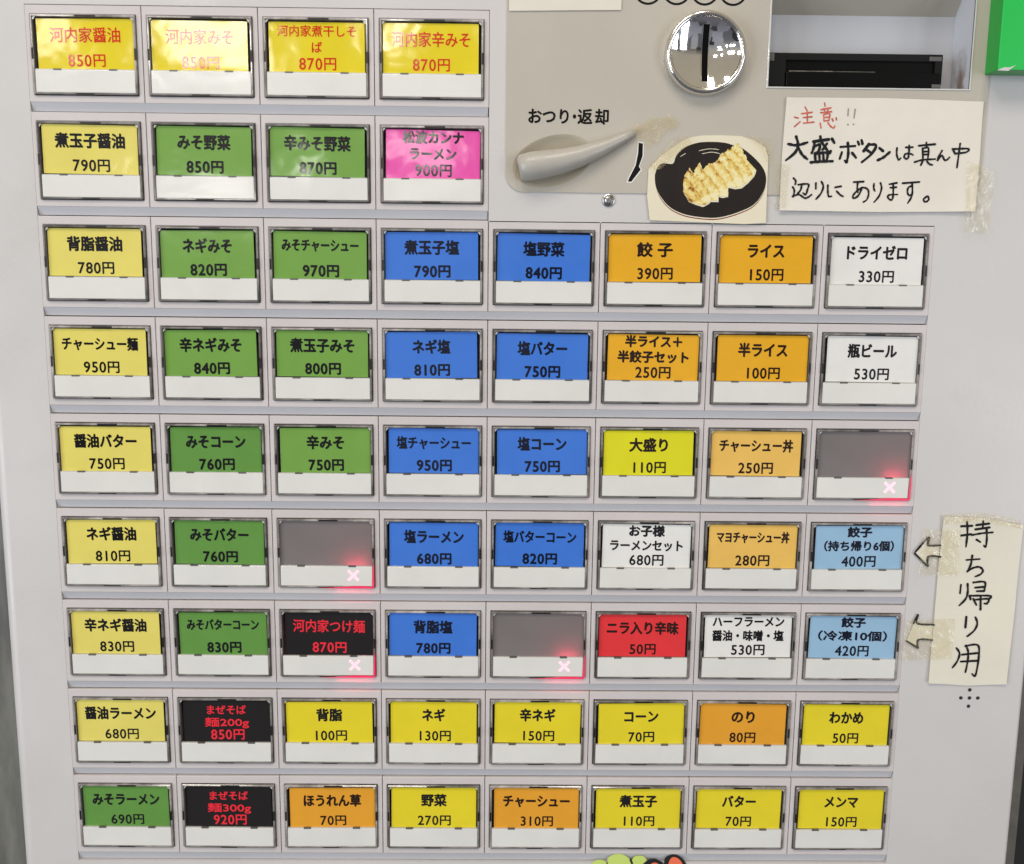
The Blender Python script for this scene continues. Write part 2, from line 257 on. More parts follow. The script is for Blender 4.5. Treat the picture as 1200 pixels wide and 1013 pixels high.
M['overlay'] = mat('warm_grey_plate', lin(183, 175, 163), .32, grain=.06, gscale=11, bump=.06, bscale=420)
M['rim'] = mat('clear_button_edge', lin(142, 137, 134), .10, coat=.5, grain=.5, gscale=260)
def vary_rim(m):
    nt = m.node_tree; n = nt.nodes; l = nt.links; p = n['Principled BSDF']; src = p.inputs['Base Color'].links[0].from_socket
    oi = n.new('ShaderNodeObjectInfo'); mr = n.new('ShaderNodeMapRange'); mr.inputs['To Min'].default_value = .85; mr.inputs['To Max'].default_value = 1.6; l.new(oi.outputs['Random'], mr.inputs[0])
    t = n.new('ShaderNodeTexNoise'); t.inputs['Scale'].default_value = 55; tc = n.new('ShaderNodeTexCoord'); va = n.new('ShaderNodeVectorMath'); l.new(tc.outputs['Object'], va.inputs[0]); l.new(oi.outputs['Location'], va.inputs[1]); l.new(va.outputs[0], t.inputs['Vector'])
    r = n.new('ShaderNodeValToRGB'); r.color_ramp.elements[0].position = .36; r.color_ramp.elements[0].color = (.42, .41, .40, 1); r.color_ramp.elements[1].position = .62; l.new(t.outputs['Fac'], r.inputs[0])
    a = n.new('ShaderNodeMix'); a.data_type = 'RGBA'; a.blend_type = 'MULTIPLY'; a.inputs[0].default_value = 1; l.new(src, a.inputs[6]); l.new(r.outputs[0], a.inputs[7])
    c = n.new('ShaderNodeVectorMath'); c.operation = 'SCALE'; l.new(a.outputs[2], c.inputs[0]); l.new(mr.outputs[0], c.inputs['Scale']); l.new(c.outputs[0], p.inputs['Base Color'])
vary_rim(M['rim'])
M['shade'] = mat('black_plastic', (.012, .011, .011), .35)
M['recess'] = mat('recess_shade_grey', (.13, .122, .118), .4)  # dark grey paints the shade of the gaps and recess walls
M['tab'] = mat('smoked_plastic', (.11, .105, .10), .25)
M['clip'] = mat('clear_clip', lin(205, 203, 200), .2, coat=.5)
M['white'] = mat('white_button_plastic', lin(219, 216, 211), .28, coat=.35, grain=.045, gscale=45, coat_rough=.1, vary=True, wave=.3)
M['pane'] = mat('smoky_window', lin(140, 133, 132), .16, coat=.8, grain=.10, gscale=45, coat_rough=.1)
def translucent(m, k, col):
    nt = m.node_tree; n = nt.nodes; l = nt.links; p = n['Principled BSDF']; t = n.new('ShaderNodeBsdfTranslucent'); t.inputs['Color'].default_value = (*col, 1)
    mx = n.new('ShaderNodeMixShader'); mx.inputs[0].default_value = k; l.new(p.outputs[0], mx.inputs[1]); l.new(t.outputs[0], mx.inputs[2]); l.new(mx.outputs[0], n['Material Output'].inputs['Surface'])
translucent(M['pane'], .3, (.8, .75, .75))
M['ink'] = mat('black_ink', (.012, .011, .013), .5, spec=.0, coat=1, coat_rough=.08, wave=.25)
M['brown_ink'] = mat('dark_brown_ink', (.022, .010, .007), .5, spec=.0, coat=1, coat_rough=.08, wave=.25)
M['navy_ink'] = mat('dark_navy_ink', (.008, .010, .022), .5, spec=.0, coat=1, coat_rough=.08, wave=.25)
M['red_ink'] = mat('red_ink', lin(204, 40, 8), .5, spec=0, coat=1, coat_rough=.08, wave=.25)
M['bright_red_ink'] = mat('bright_red_ink', lin(232, 48, 62), .5, spec=0, coat=1, coat_rough=.08, wave=.25)
M['marker'] = mat('marker_ink', (.012, .011, .013), .6, spec=.15)
M['red_marker'] = mat('faded_red_marker', lin(198, 92, 76), .6, grain=.35, gscale=600)
M['grey_marker'] = mat('faded_marker', lin(150, 142, 132), .6, grain=.2, gscale=600)
M['print'] = mat('black_print', (.010, .009, .009), .6, spec=.08)
M['white_print'] = mat('white_print', lin(225, 222, 215), .5)
M['hole'] = mat('dark_opening', (.004, .004, .004), .8, spec=.05)
M['chrome'] = mat('chrome', (.86, .85, .84), .05, metal=1, grain=.06, gscale=160, bump=.05, bscale=90)
M['chrome_ring'] = mat('worn_chrome', (.78, .76, .73), .13, metal=1, bump=.15, bscale=300)
M['well'] = mat('warm_glossy_plastic', lin(187, 176, 156), .22, coat=.3)
M['steel'] = mat('screw_steel', (.42, .41, .40), .32, metal=1)
M['lever'] = mat('grey_lever_plastic', lin(174, 168, 159), .4, coat=.12, grain=.07, gscale=60, bump=.06, bscale=300)
M['bill_in'] = mat('pale_grey_sheet', lin(177, 178, 184), .45, grain=.03, gscale=30)
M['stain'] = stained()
M['black_gloss'] = mat('black_gloss_plastic', (.004, .004, .004), .3, spec=.12)
M['black_mat'] = mat('black_mould', (.009, .009, .009), .45, spec=.15)
M['paper'] = mat('note_paper', lin(222, 214, 202), .65, grain=.05, gscale=28, bump=.08, bscale=500)
M['cream'] = mat('cream_paper', lin(222, 212, 188), .6, grain=.04, gscale=26, bump=.06, bscale=500)
M['old_paper'] = mat('yellowed_paper', lin(221, 214, 198), .6, grain=.05, gscale=22, bump=.08, bscale=500)
M['plain_paper'] = mat('white_paper', lin(217, 209, 196), .6, grain=.03)
M['tape'] = film('clear_tape', lin(224, 210, 164), .07, .1, .5)
M['tape2'] = film('old_clear_tape', lin(218, 196, 140), .09, .1, .9)
M['tape3'] = film('clear_film', lin(212, 206, 196), .06, .08)
M['plate_black'] = mat('photo_black', lin(34, 27, 24), .25, coat=.3, grain=.2, gscale=120)
M['plate_red'] = mat('photo_dark_red', lin(128, 44, 40), .25, coat=.3)
M['green'] = mat('green_plastic', lin(20, 184, 74), .35, grain=.05, gscale=20)
M['green_shaded'] = mat('green_plastic_shaded', lin(10, 158, 54), .35)
M['wall'] = mat('grey_wood_board', lin(102, 101, 96), .6, grain=.42, gscale=120, bump=.2, bscale=140, stretch=(1, 1, .22))
M['dark'] = mat('dark_backdrop', lin(20, 18, 16), .6, grain=.2)
M['side'] = mat('dark_grey_side', lin(96, 92, 86), .5, grain=.25, gscale=90)
M['leaf'] = mat('pale_green_print', lin(196, 214, 112), .5)
M['tomato'] = mat('orange_red_print', lin(238, 112, 78), .5)
M['outline'] = mat('black_outline_print', (.012, .011, .011), .5)
M['led'] = mat('lit_mark', (1, .60, .69), .4, emit=1.35)
M['led_red'] = mat('lit_red_edge', (1, .015, .11), .4, emit=1)

# ---------------------------------------------------------------- the setting behind the machine
bm = NB(); box(bm, -420, -181, 46, 66, -420, 420); tag(obj('board_wall', bm, M['wall']), 'dark grey mottled wooden board wall along the left side of the machine', 'wall')
bm = NB(); box(bm, 232, 520, 60, 80, -420, 420); tag(obj('backdrop', bm, M['dark']), 'black partition standing in for the dark gap right of the machine', 'backdrop')  # black board put in for the unlit void beside the machine

# ---------------------------------------------------------------- the machine
T = 3.0
machine = thing('ticket_machine', 'grey meal ticket vending machine with rows of coloured price buttons', 'ticket machine', (0, 0, -300))
def part(name, bm, mats, smooth_=False, loc=(0, 0, 0), parent=None):
    o = obj(name, bm, mats, parent or machine, (loc[0], loc[1], loc[2] + (0 if parent else 300)), smooth_)
    return o
PX, PZ = 40.0, 35.47
def rowz(r): return (5 - r) * PZ
def colx(c): return (c - 4.5) * PX
TOP, BOT = 16.45, -15.75          # a row of bezels about its centre line
# front panel: one sheet with the openings for the button field and the coin panel
def front_panel():
    xs = [-177.5, -159.86, 0, 9, 97.3, 159.86, 168, 172, 206.5]; zs = [-300, rowz(9) + BOT - 3.5, 86.95, 99.5, 134.2, rowz(1) + TOP + .2, 185, 215, 300]
    def hole(x, z):
        if -159.9 < x < 0 and rowz(9) + BOT - 3.5 < z < rowz(1) + TOP + .2: return True
        if -159.9 < x < 159.9 and rowz(9) + BOT - 3.5 < z < 86.95: return True
        return 9 < x < 172 and 99.5 < z < 215
    bm = NB(); g = {}
    def vt(i, j):
        if (i, j) not in g: g[i, j] = bm.verts.new(V(xs[i], 0, zs[j]))
        return g[i, j]
    for i in range(len(xs) - 1):
        for j in range(len(zs) - 1):
            if not hole((xs[i] + xs[i + 1]) / 2, (zs[j] + zs[j + 1]) / 2): bm.faces.new((vt(i, j), vt(i + 1, j), vt(i + 1, j + 1), vt(i, j + 1)))
    be = [e for e in bm.edges if len(e.link_faces) == 1]
    inner = [e for e in be if not any(abs(v.co.x - X * MM) < 1e-6 for v in e.verts for X in (-177.5, 206.5)) and not all(abs(abs(v.co.z) - .3) < 1e-6 for v in e.verts)]
    r = bmesh.ops.extrude_edge_only(bm, edges=inner)
    bmesh.ops.translate(bm, verts=[v for v in r['geom'] if isinstance(v, bmesh.types.BMVert)], vec=V(0, T, 0))
    # rounded vertical edges and returns
    for x0, s, rad in ((-177.5, -1, 4.6), (206.5, 1, 1.7)):
        prof = [(x0 + s * rad * math.sin(t), rad - rad * math.cos(t)) for t in [math.pi / 2 * k / 8 for k in range(9)]] + [(x0 + s * rad, 60)]
        for a, b in zip(prof[:-1], prof[1:]):
            bm.faces.new([bm.verts.new(V(x, y, z)) for (x, y), z in ((a, -300), (b, -300), (b, 300), (a, 300))])
    bmesh.ops.remove_doubles(bm, verts=bm.verts, dist=1e-6)
    o = part('front_panel', bm, M['panel'])
    for p in o.data.polygons:
        if abs(p.normal.y) > .05 and abs(p.normal.x) > .05: p.use_smooth = True
    return o
front_panel()
bm = NB(); box(bm, -180.9, 207.6, 62, 300, -300, 300); part('cabinet', bm, M['panel'])
bm = NB(); box(bm, 208.4, 216.8, 10, 26, -300, 300, bevel=.6); part('side_flange', bm, M['side'])
bm = NB(); box(bm, -159.6, 159.6, 8, 9, -196, 86); box(bm, -159.6, -.4, 8, 9, 86.5, 158); part('backing_plate', bm, M['shade'])

# sloping rails under each row
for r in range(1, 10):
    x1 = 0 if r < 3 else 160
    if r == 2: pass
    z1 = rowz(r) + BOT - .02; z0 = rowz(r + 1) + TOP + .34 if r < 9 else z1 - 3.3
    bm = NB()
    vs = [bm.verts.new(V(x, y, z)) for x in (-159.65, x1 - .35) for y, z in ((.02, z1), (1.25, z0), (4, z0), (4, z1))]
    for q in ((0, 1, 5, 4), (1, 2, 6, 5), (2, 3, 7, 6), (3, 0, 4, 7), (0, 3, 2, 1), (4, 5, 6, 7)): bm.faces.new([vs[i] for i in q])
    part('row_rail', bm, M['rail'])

# ---- the buttons
WX, WZ = 35.9, 26.4
def bezel_mesh():
    bm = NB(); a, t, b, g = 19.87, TOP, BOT, .12
    hx, ht, hb = WX / 2 + .17, WZ / 2 + .17, -WZ / 2 - .22
    ring(bm, [rrect(-a, a, b, t, T), rrect(-a, a, b, t, .14), rrect(-a + .14, a - .14, b + .14, t - .14, 0), rrect(-hx - .3, hx + .3, hb - .3, ht + .3, 0), rrect(-hx, hx, hb, ht, .3), rrect(-hx, hx, hb, ht, 4)])
    for f in bm.faces:
        f.normal_update()
        if abs(f.normal.y) < .2 and all(abs(v.co.x) <= hx * MM + 1e-7 and hb * MM - 1e-7 <= v.co.z <= ht * MM + 1e-7 for v in f.verts): f.material_index = 1
    return mesh('button_bezel', bm, [M['bezel'], M['recess']])
DIV = -4.75                       # where the name window meets the blank strip
def rim_mesh():
    bm = NB(); x, z = WX / 2, WZ / 2
    ring(bm, [rrect(-x, x, -z, z, 6, .4), rrect(-x, x, -z, z, -.6, .4), rrect(-x + .25, x - .25, -z + .25, z - .25, -.85, .3), rrect(-x + .55, x - .55, -z + .5, z - .6, -.85, .25), rrect(-x + .7, x - .7, -z + .62, z - .75, -.6, .1), rrect(-x + .7, x - .7, -z + .62, z - .75, 5.4, .1)], 0)
    box(bm, -x + .6, x - .6, 5.2, 5.6, -z + .6, z - .7, 1)                                     # floor of the cap
    for s in (-1, 1):
        box(bm, s * (x - .72) - .05, s * (x - .72) + .05, -.5, 1.2, DIV, z - .8, 1)            # dark inner walls beside the card
        box(bm, s * (x - .3) - .34, s * (x - .3) + .34, -.875, -.4, -1.6, 2.2, 2)             # black boxes put in for the dark side gaps
        v = [bm.verts.new(V(s * (x - .72 - dx), -.4, z - .77 - dz)) for dx, dz in ((0, 0), (1.0, 0), (.9, .25), (.25, 1.0), (0, 1.1))]
        f = bm.faces.new(v); f.material_index = 3
    box(bm, -2.6, 4.6, -.88, -.4, z - .72, z - .1, 2)                                         # black box in place of the shaded gap at the top
    box(bm, -x + .5, x - .5, -.868, -.4, -z + .06, -z + .36, 1)
    box(bm, -3.4, 3.0, -.89, -.4, -z + .02, -z + .5, 2)
    return mesh('push_button', bm, [M['rim'], M['recess'], M['shade'], M['clip']])
def strip_mesh():
    bm = NB(); box(bm, -17.2, 17.2, -.62, .9, -12.52, DIV - .2, 0, .2)
    for c in (-9.5, 9.7): box(bm, c - 1.4, c + 1.4, -.68, .5, DIV - .4, DIV + .12, 1)
    box(bm, -17.1, 17.1, -.5, .3, DIV - .17, DIV + .02, 2)
    return mesh('blank_strip', bm, [M['white'], M['tab'], M['clip']])
BEZ, RIM, STRIP = bezel_mesh(), rim_mesh(), strip_mesh()

CARD = {  # card colours
 'bright yellow': (222, 200, 22), 'pale yellow': (222, 207, 104), 'green': (114, 157, 70), 'mid green': (96, 144, 66), 'blue': (62, 116, 206),
 'amber': (226, 166, 34), 'white': (226, 223, 219), 'lemon': (216, 210, 30), 'light amber': (230, 184, 92), 'light blue': (148, 182, 210),
 'red': (222, 54, 58), 'pink': (226, 78, 164), 'black': (30, 27, 27), 'yellow': (224, 204, 42), 'orange': (224, 156, 46)}
for k, v in CARD.items(): M['card ' + k] = mat(k.replace(' ', '_') + '_card', lin(*v), .5, spec=.1, coat=1, grain=.045, gscale=60, coat_rough=.08, wave=.25, vary=True)
R1, K, BR, NV, RR = 'red_ink', 'ink', 'brown_ink', 'navy_ink', 'bright_red_ink'
PY, G, G2, B = 'pale yellow', 'green', 'mid green', 'blue'
MENU = [
 [('bright yellow', ['河内家醤油'], '850', R1), ('bright yellow', ['河内家みそ'], '850', R1), ('bright yellow', ['河内家煮干しそ', 'ば'], '870', R1), ('bright yellow', ['河内家辛みそ'], '870', R1)],
 [(PY, ['煮玉子醤油'], '790', K), (G, ['みそ野菜'], '850', K), (G, ['辛みそ野菜'], '870', K), ('pink', ['松波カンナ', 'ラーメン'], '900', K)],
 [(PY, ['背脂醤油'], '780', K), (G, ['ネギみそ'], '820', K), (G, ['みそチャーシュー'], '970', K), (B, ['煮玉子塩'], '790', NV), (B, ['塩野菜'], '840', NV), ('amber', ['餃 子'], '390', BR), ('amber', ['ライス'], '150', BR), ('white', ['ドライゼロ'], '330', K)],
 [(PY, ['チャーシュー麺'], '950', K), (G, ['辛ネギみそ'], '840', K), (G, ['煮玉子みそ'], '800', K), (B, ['ネギ塩'], '810', NV), (B, ['塩バター'], '750', NV), ('amber', ['半ライス＋', '半餃子セット'], '250', BR), ('amber', ['半ライス'], '100', BR), ('white', ['瓶ビール'], '530', K)],
 [(PY, ['醤油バター'], '750', K), (G2, ['みそコーン'], '760', K), (G, ['辛みそ'], '750', K), (B, ['塩チャーシュー'], '950', NV), (B, ['塩コーン'], '750', NV), ('lemon', ['大盛り'], '110', BR), ('light amber', ['チャーシュー丼'], '250', BR), None],
 [(PY, ['ネギ醤油'], '810', K), (G2, ['みそバター'], '760', K), None, (B, ['塩ラーメン'], '680', NV), (B, ['塩バターコーン'], '820', NV), ('white', ['お子様', 'ラーメンセット'], '680', K), ('light amber', ['マヨチャーシュー丼'], '280', BR), ('light blue', ['餃子', '（持ち帰り6個）'], '400', NV)],
 [(PY, ['辛ネギ醤油'], '830', K), (G2, ['みそバターコーン'], '830', K), ('black', ['河内家つけ麺'], '870', RR), (B, ['背脂塩'], '780', NV), None, ('red', ['ニラ入り辛味'], '50', BR), ('white', ['ハーフラーメン', '醤油・味噌・塩'], '530', K), ('light blue', ['餃子', '（冷凍10個）'], '420', NV)],
 [(PY, ['醤油ラーメン'], '680', K), ('black', ['まぜそば', '麺200g'], '850', RR), ('yellow', ['背脂'], '100', K), ('yellow', ['ネギ'], '130', K), ('yellow', ['辛ネギ'], '150', K), ('yellow', ['コーン'], '70', K), ('orange', ['のり'], '80', BR), ('yellow', ['わかめ'], '50', K)],
 [(G2, ['みそラーメン'], '690', K), ('black', ['まぜそば', '麺300g'], '920', RR), ('orange', ['ほうれん草'], '70', BR), ('yellow', ['野菜'], '270', K), ('orange', ['チャーシュー'], '310', BR), ('yellow', ['煮玉子'], '110', K), ('yellow', ['バター'], '70', K), ('yellow', ['メンマ'], '150', K)]]
LIT = {(5, 8), (6, 3), (7, 3), (7, 5)}
def char_w(s):
    w = 0
    for ch in s: w += 2.5 if ch in '0123456789g ' else (5.05 if ord(ch) > 0x33ff and ord(ch) < 0xff00 else (4.3 if ch in '＋・（）' else 4.5))
    return w
def card_mesh(col, lines, price, ink, rowi):
    bm = NB(); ct, cb = 12.1, DIV + .1; h = ct - cb
    box(bm, -16.6, 16.6, .1, .5, cb, ct, 0, .05)
    y = .05
    bo = .21 if ink not in (R1, RR) else (.09 if ink == RR else .08)
    if len(lines) == 1:
        zc, em = [ct - .325 * h], 5.35
        if len(lines[0]) >= 8: zc, em = [ct - .29 * h], 4.6
        elif len(lines[0]) == 7: em = 5.0
    elif lines[1] == 'ば': zc, em = [ct - .18 * h, ct - .50 * h], 4.0
    elif col == 'light blue': zc, em = [ct - .15 * h, ct - .47 * h], 4.1
    elif col == 'black': zc, em = [ct - .23 * h, ct - .53 * h], 4.0
    else: zc, em = [ct - .155 * h, ct - .49 * h], 4.5
    for s, z in zip(lines, zc):
        w = char_w(s); mx = 28.4 if len(lines[0]) > 1 else 30
        if len(lines) > 1: w *= .94
        if s == 'ば': w = 3.6
        if '（' in s: w = 27.5
        if s == '餃 子': w = 13.2
        if col == 'black' and s[0] in 'ま麺': w = 15.5 if s[0] == 'ま' else 17.6
        lettering(bm, s, 0, z, min(w, mx) * .955, em, y, 1, bo if len(s) < 7 else bo * .8)
    price_line(bm, price, .1, ct - .825 * h, y, 1, .07 if ink == R1 else (.10 if ink == RR or rowi > 7 else (.18 if col in (G, G2, B) else .12)))
    return mesh('name_card', bm, [M['card ' + col], M[ink]])
def pane_mesh():
    bm = NB(); bm.faces.new([bm.verts.new(v) for v in rrect(-17.2, 17.2, DIV - .5, 12.4, .12)]); return mesh('empty_window', bm, M['pane'])
PANE = pane_mesh()
def led_mesh():
    bm = NB(); cx, cz = 10.1, -8.4
    for s in (-1, 1):
        d = Vector((1, s)).normalized(); n = Vector((-d.y, d.x))
        for k in range(-2, 3):                                                                   # a small dot matrix cross
            if k == 0 and s == 1: continue
            c = Vector((cx, cz)) + d * k * 1.12
            q = [c + d * .5 + n * .55, c - d * .5 + n * .55, c - d * .5 - n * .55, c + d * .5 - n * .55]
            bm.faces.new([bm.verts.new(V(p.x, -.72 - .004 * s, p.y)) for p in q])
    x, z = WX / 2, WZ / 2
    prof = [(-3, .04), (2, .25), (6, .55), (10, .85), (14, .85), (17.6, .62)]
    for (xa, ha), (xb, hb) in zip(prof[:-1], prof[1:]):
        f = bm.faces.new([bm.verts.new(V(*p)) for p in ((xa, -.99, -z - .1), (xb, -.99, -z - .1), (xb, -.99, -z - .1 + hb), (xa, -.99, -z - .1 + ha))]); f.material_index = 1
    f = bm.faces.new([bm.verts.new(V(*p)) for p in ((x - .7, -.99, -z + .5), (x + .05, -.99, -z + .5), (x - .02, -.99, DIV + 1.5), (x - .4, -.99, DIV))]); f.material_index = 1
    return mesh('sold_out_lamp', bm, [M['led'], M['led_red']])
LED = led_mesh()
INKN = {R1: 'red', K: 'black', BR: 'dark brown', NV: 'dark', RR: 'red'}
NTH = ['first', 'second', 'third', 'fourth', 'fifth', 'sixth', 'seventh', 'eighth', 'ninth']
for r in range(1, 10):
    for c, item in enumerate(MENU[r - 1], 1):
        x, z = colx(c), rowz(r)
        bz = link('button_bezel', BEZ, machine, (x, 0, z + 300))
        b = link('push_button', RIM, machine, (x, 0, z + 300))
        b.rotation_euler = (math.radians(random.uniform(-.5, .5)), 0, math.radians(random.uniform(-.5, .5)))
        link('blank_strip', STRIP, b)
        if item:
            cd = link('name_card', card_mesh(*item, r), b, (random.uniform(-.4, .5), random.uniform(-.02, .05), random.uniform(-.25, .15)))
            cd.rotation_euler = (math.radians(random.uniform(-.45, .45)), math.radians(random.uniform(-.7, .7)), math.radians(random.uniform(-.4, .4)))
            b['label'] = '%s button reading %s yen in %s print%s' % (item[0], item[2], INKN[item[3]], ', lit red cross' if (r, c) in LIT else '')
        else:
            link('empty_window', PANE, b)
            b['label'] = 'empty grey button with a lit red cross'
        b['label'] += ', %s from left in the %s row' % (NTH[c - 1], NTH[r - 1])
        if (r, c) in LIT:
            lp = link('sold_out_lamp', LED, b)
            for lx, ly, lz, e in ((10.2, 3.2, DIV - .3, .0011), (13.4, 3.2, DIV - .4, .0006)):   # the diode behind the cap window
                ld = bpy.data.lights.new('lamp_glow', 'POINT'); ld.energy = e; ld.color = (1, .05, .12); ld.shadow_soft_size = .0008
                lo = bpy.data.objects.new('lamp_glow', ld); C.objects.link(lo); lo.parent = b; lo.location = V(lx, ly, lz)
            ld = bpy.data.lights.new('lamp_glow', 'AREA'); ld.shape = 'RECTANGLE'; ld.size = .014; ld.size_y = .0004; ld.energy = .0003; ld.color = (1, .04, .14)
            lo = bpy.data.objects.new('lamp_glow', ld); C.objects.link(lo); lo.parent = b; lo.location = V(10, -1.3, -WZ / 2 - .25); lo.rotation_euler = (math.radians(-10), 0, 0)

# ---- coin panel with the lever well and the note opening
def ellipse(cx, cz, a, b, rot, n=48):
    o = []
    for i in range(n):
        t = 2 * math.pi * i / n; x, z = a * math.cos(t), b * math.sin(t); r = math.radians(rot)
        o.append((cx + x * math.cos(r) - z * math.sin(r), cz + x * math.sin(r) + z * math.cos(r)))
    return o
WELL = (22.5, 108.2, 14.5, 8.6, 16)
def coin_panel():
    bm = NB(); y = -.45
    outer = [(v.x / MM, v.z / MM) for v in rrect(5.9, 174.8, 97.4, 218, 0, 6.5, 8)]
    well = ellipse(*WELL); bill = [(97.3, 134.2), (168, 134.2), (168, 186), (97.3, 186)]
    es = []
    for L in (outer, well, bill):
        vs = [bm.verts.new(V(x, y, z)) for x, z in L]
        es += [bm.edges.new((vs[i], vs[(i + 1) % len(vs)])) for i in range(len(vs))]
    bmesh.ops.triangle_fill(bm, use_beauty=True, use_dissolve=False, edges=es)
    ring(bm, [[V(a, y, b) for a, b in outer], [V(a, .0, b) for a, b in outer]])
    ring(bm, [[V(a, y, b) for a, b in bill], [V(a, 2.0, b) for a, b in bill]])
    bmesh.ops.remove_doubles(bm, verts=bm.verts, dist=1e-6)
    p = part('coin_panel', bm, M['overlay'])
    bm = NB(); cx, cz, a, b_, ro = WELL
    ring(bm, [[V(x, y + d, z) for x, z in ellipse(cx, cz, a * s, b_ * s, ro)] for s, d in ((1, .02), (.96, .2), (.88, .8), (.76, 1.6), (.6, 2.3), (.35, 2.8), (.1, 3.0))], close=True)
    part('lever_well', bm, M['well'], True)
    bm = NB(); [lettering(bm, ch, cx, 123.3, w, 5.5, y - .06, 0, .17) for ch, cx, w in (('お', 16.1, 4.5), ('つ', 21.0, 4.3), ('り', 26.3, 2.9), ('・', 29.9, .9), ('返', 33.6, 5.0), ('却', 39.5, 4.6))]; part('panel_lettering', bm, M['print'])
    bm = NB()
    sheet(bm, [(52.5, 115.2), (54.5, 114.9), (54.6, 110.2), (53.3, 106.7), (54.2, 105.5), (50.7, 101.0), (48.8, 101.0), (49.2, 102.5), (51.5, 107.1), (52.2, 111.2)], y - .03, .02, 1)
    sheet(bm, [(52.7, 114.8), (54.2, 114.5), (54.2, 110.2), (53.0, 106.6), (53.7, 105.6), (50.5, 101.4), (49.3, 101.4), (49.6, 102.4), (51.9, 107.1), (52.6, 111.2)], y - .07, .02, 0)
    part('arrow_mark', bm, [M['print'], M['white_print']])
    for cx in (54.4, 64.3, 74.0, 83.8):
        bm = NB(); n = 48; rr = (4.95, 4.2); zc = 165.7
        vs = [[bm.verts.new(V(cx + q * math.cos(2 * math.pi * i / n), y - .06, zc + q * math.sin(2 * math.pi * i / n))) for i in range(n)] for q in rr]
        for i in range(n): bm.faces.new((vs[0][i], vs[0][(i + 1) % n], vs[1][(i + 1) % n], vs[1][i]))
        part('coin_mark', bm, M['print'])
coin_panel()
def return_lever():
    bm = NB(); sp = [((10.6, 105.2), 3.6), ((11.5, 105.4), 4.6), ((15, 106.0), 5.0), ((20.2, 106.9), 4.8), ((26, 108.0), 4.3), ((32.3, 109.8), 3.6), ((38, 112.0), 2.9), ((42.7, 114.0), 2.2), ((47.5, 116.3), 1.6), ((51.2, 118.3), 1.0)]
    loops = []
    for i, (p, r) in enumerate(sp):
        a = Vector(sp[max(0, i - 1)][0]); b = Vector(sp[min(len(sp) - 1, i + 1)][0]); t = (b - a).normalized(); n = Vector((-t.y, t.x))
        loops.append([V(p[0] + n.x * r * math.cos(q), -1.2 - .4 * r + (-.95 * r) * math.sin(q), p[1] + n.y * r * math.cos(q)) for q in [2 * math.pi * k / 20 for k in range(20)]])
    vs = ring(bm, loops, close=True); bm.faces.new(vs[0][::-1])
    o = part('return_lever', bm, M['lever'], True)
return_lever()
def coin_slot():
    cx, cz, y0 = 74.6, 144.7, -.45
    L = lambda r, y, n=72: [V(cx + r * math.cos(2 * math.pi * i / n), y, cz + r * math.sin(2 * math.pi * i / n)) for i in range(n)]
    bm = NB(); ring(bm, [L(14.1, y0), L(14.0, -3.4), L(13.6, -4.4), L(13.0, -4.7), L(12.3, -4.6), L(11.9, -4.2), L(11.8, -3.6)])
    p = part('coin_slot', bm, M['chrome_ring'], True)
    bm = NB(); rad, rim = 33.0, 11.85
    dish = lambda r: -3.7 + (math.sqrt(rad * rad - r * r) - math.sqrt(rad * rad - rim * rim))
    ring(bm, [L(r, dish(r)) for r in (11.85, 11, 10, 8.5, 7, 5.5, 4, 2.5, 1, .2)], close=True)
    o = obj('slot_plate', bm, M['chrome'], p, smooth_=True)
    bm = NB(); zs = [-9.4 + 18.8 * i / 24 for i in range(25)]; hw = 1.05
    for s0, s1, e, mi in ((-hw, hw, .06, 0), (-hw - .35, -hw, .12, 1), (hw, hw + .35, .12, 1)):
        for a, b in zip(zs[:-1], zs[1:]):
            f = bm.faces.new([bm.verts.new(V(cx + x, dish(math.hypot(x, z)) - e, cz + z)) for x, z in ((s0, a), (s1, a), (s1, b), (s0, b))]); f.material_index = mi
    obj('slot_opening', bm, [M['hole'], M['chrome_ring']], p)
coin_slot()
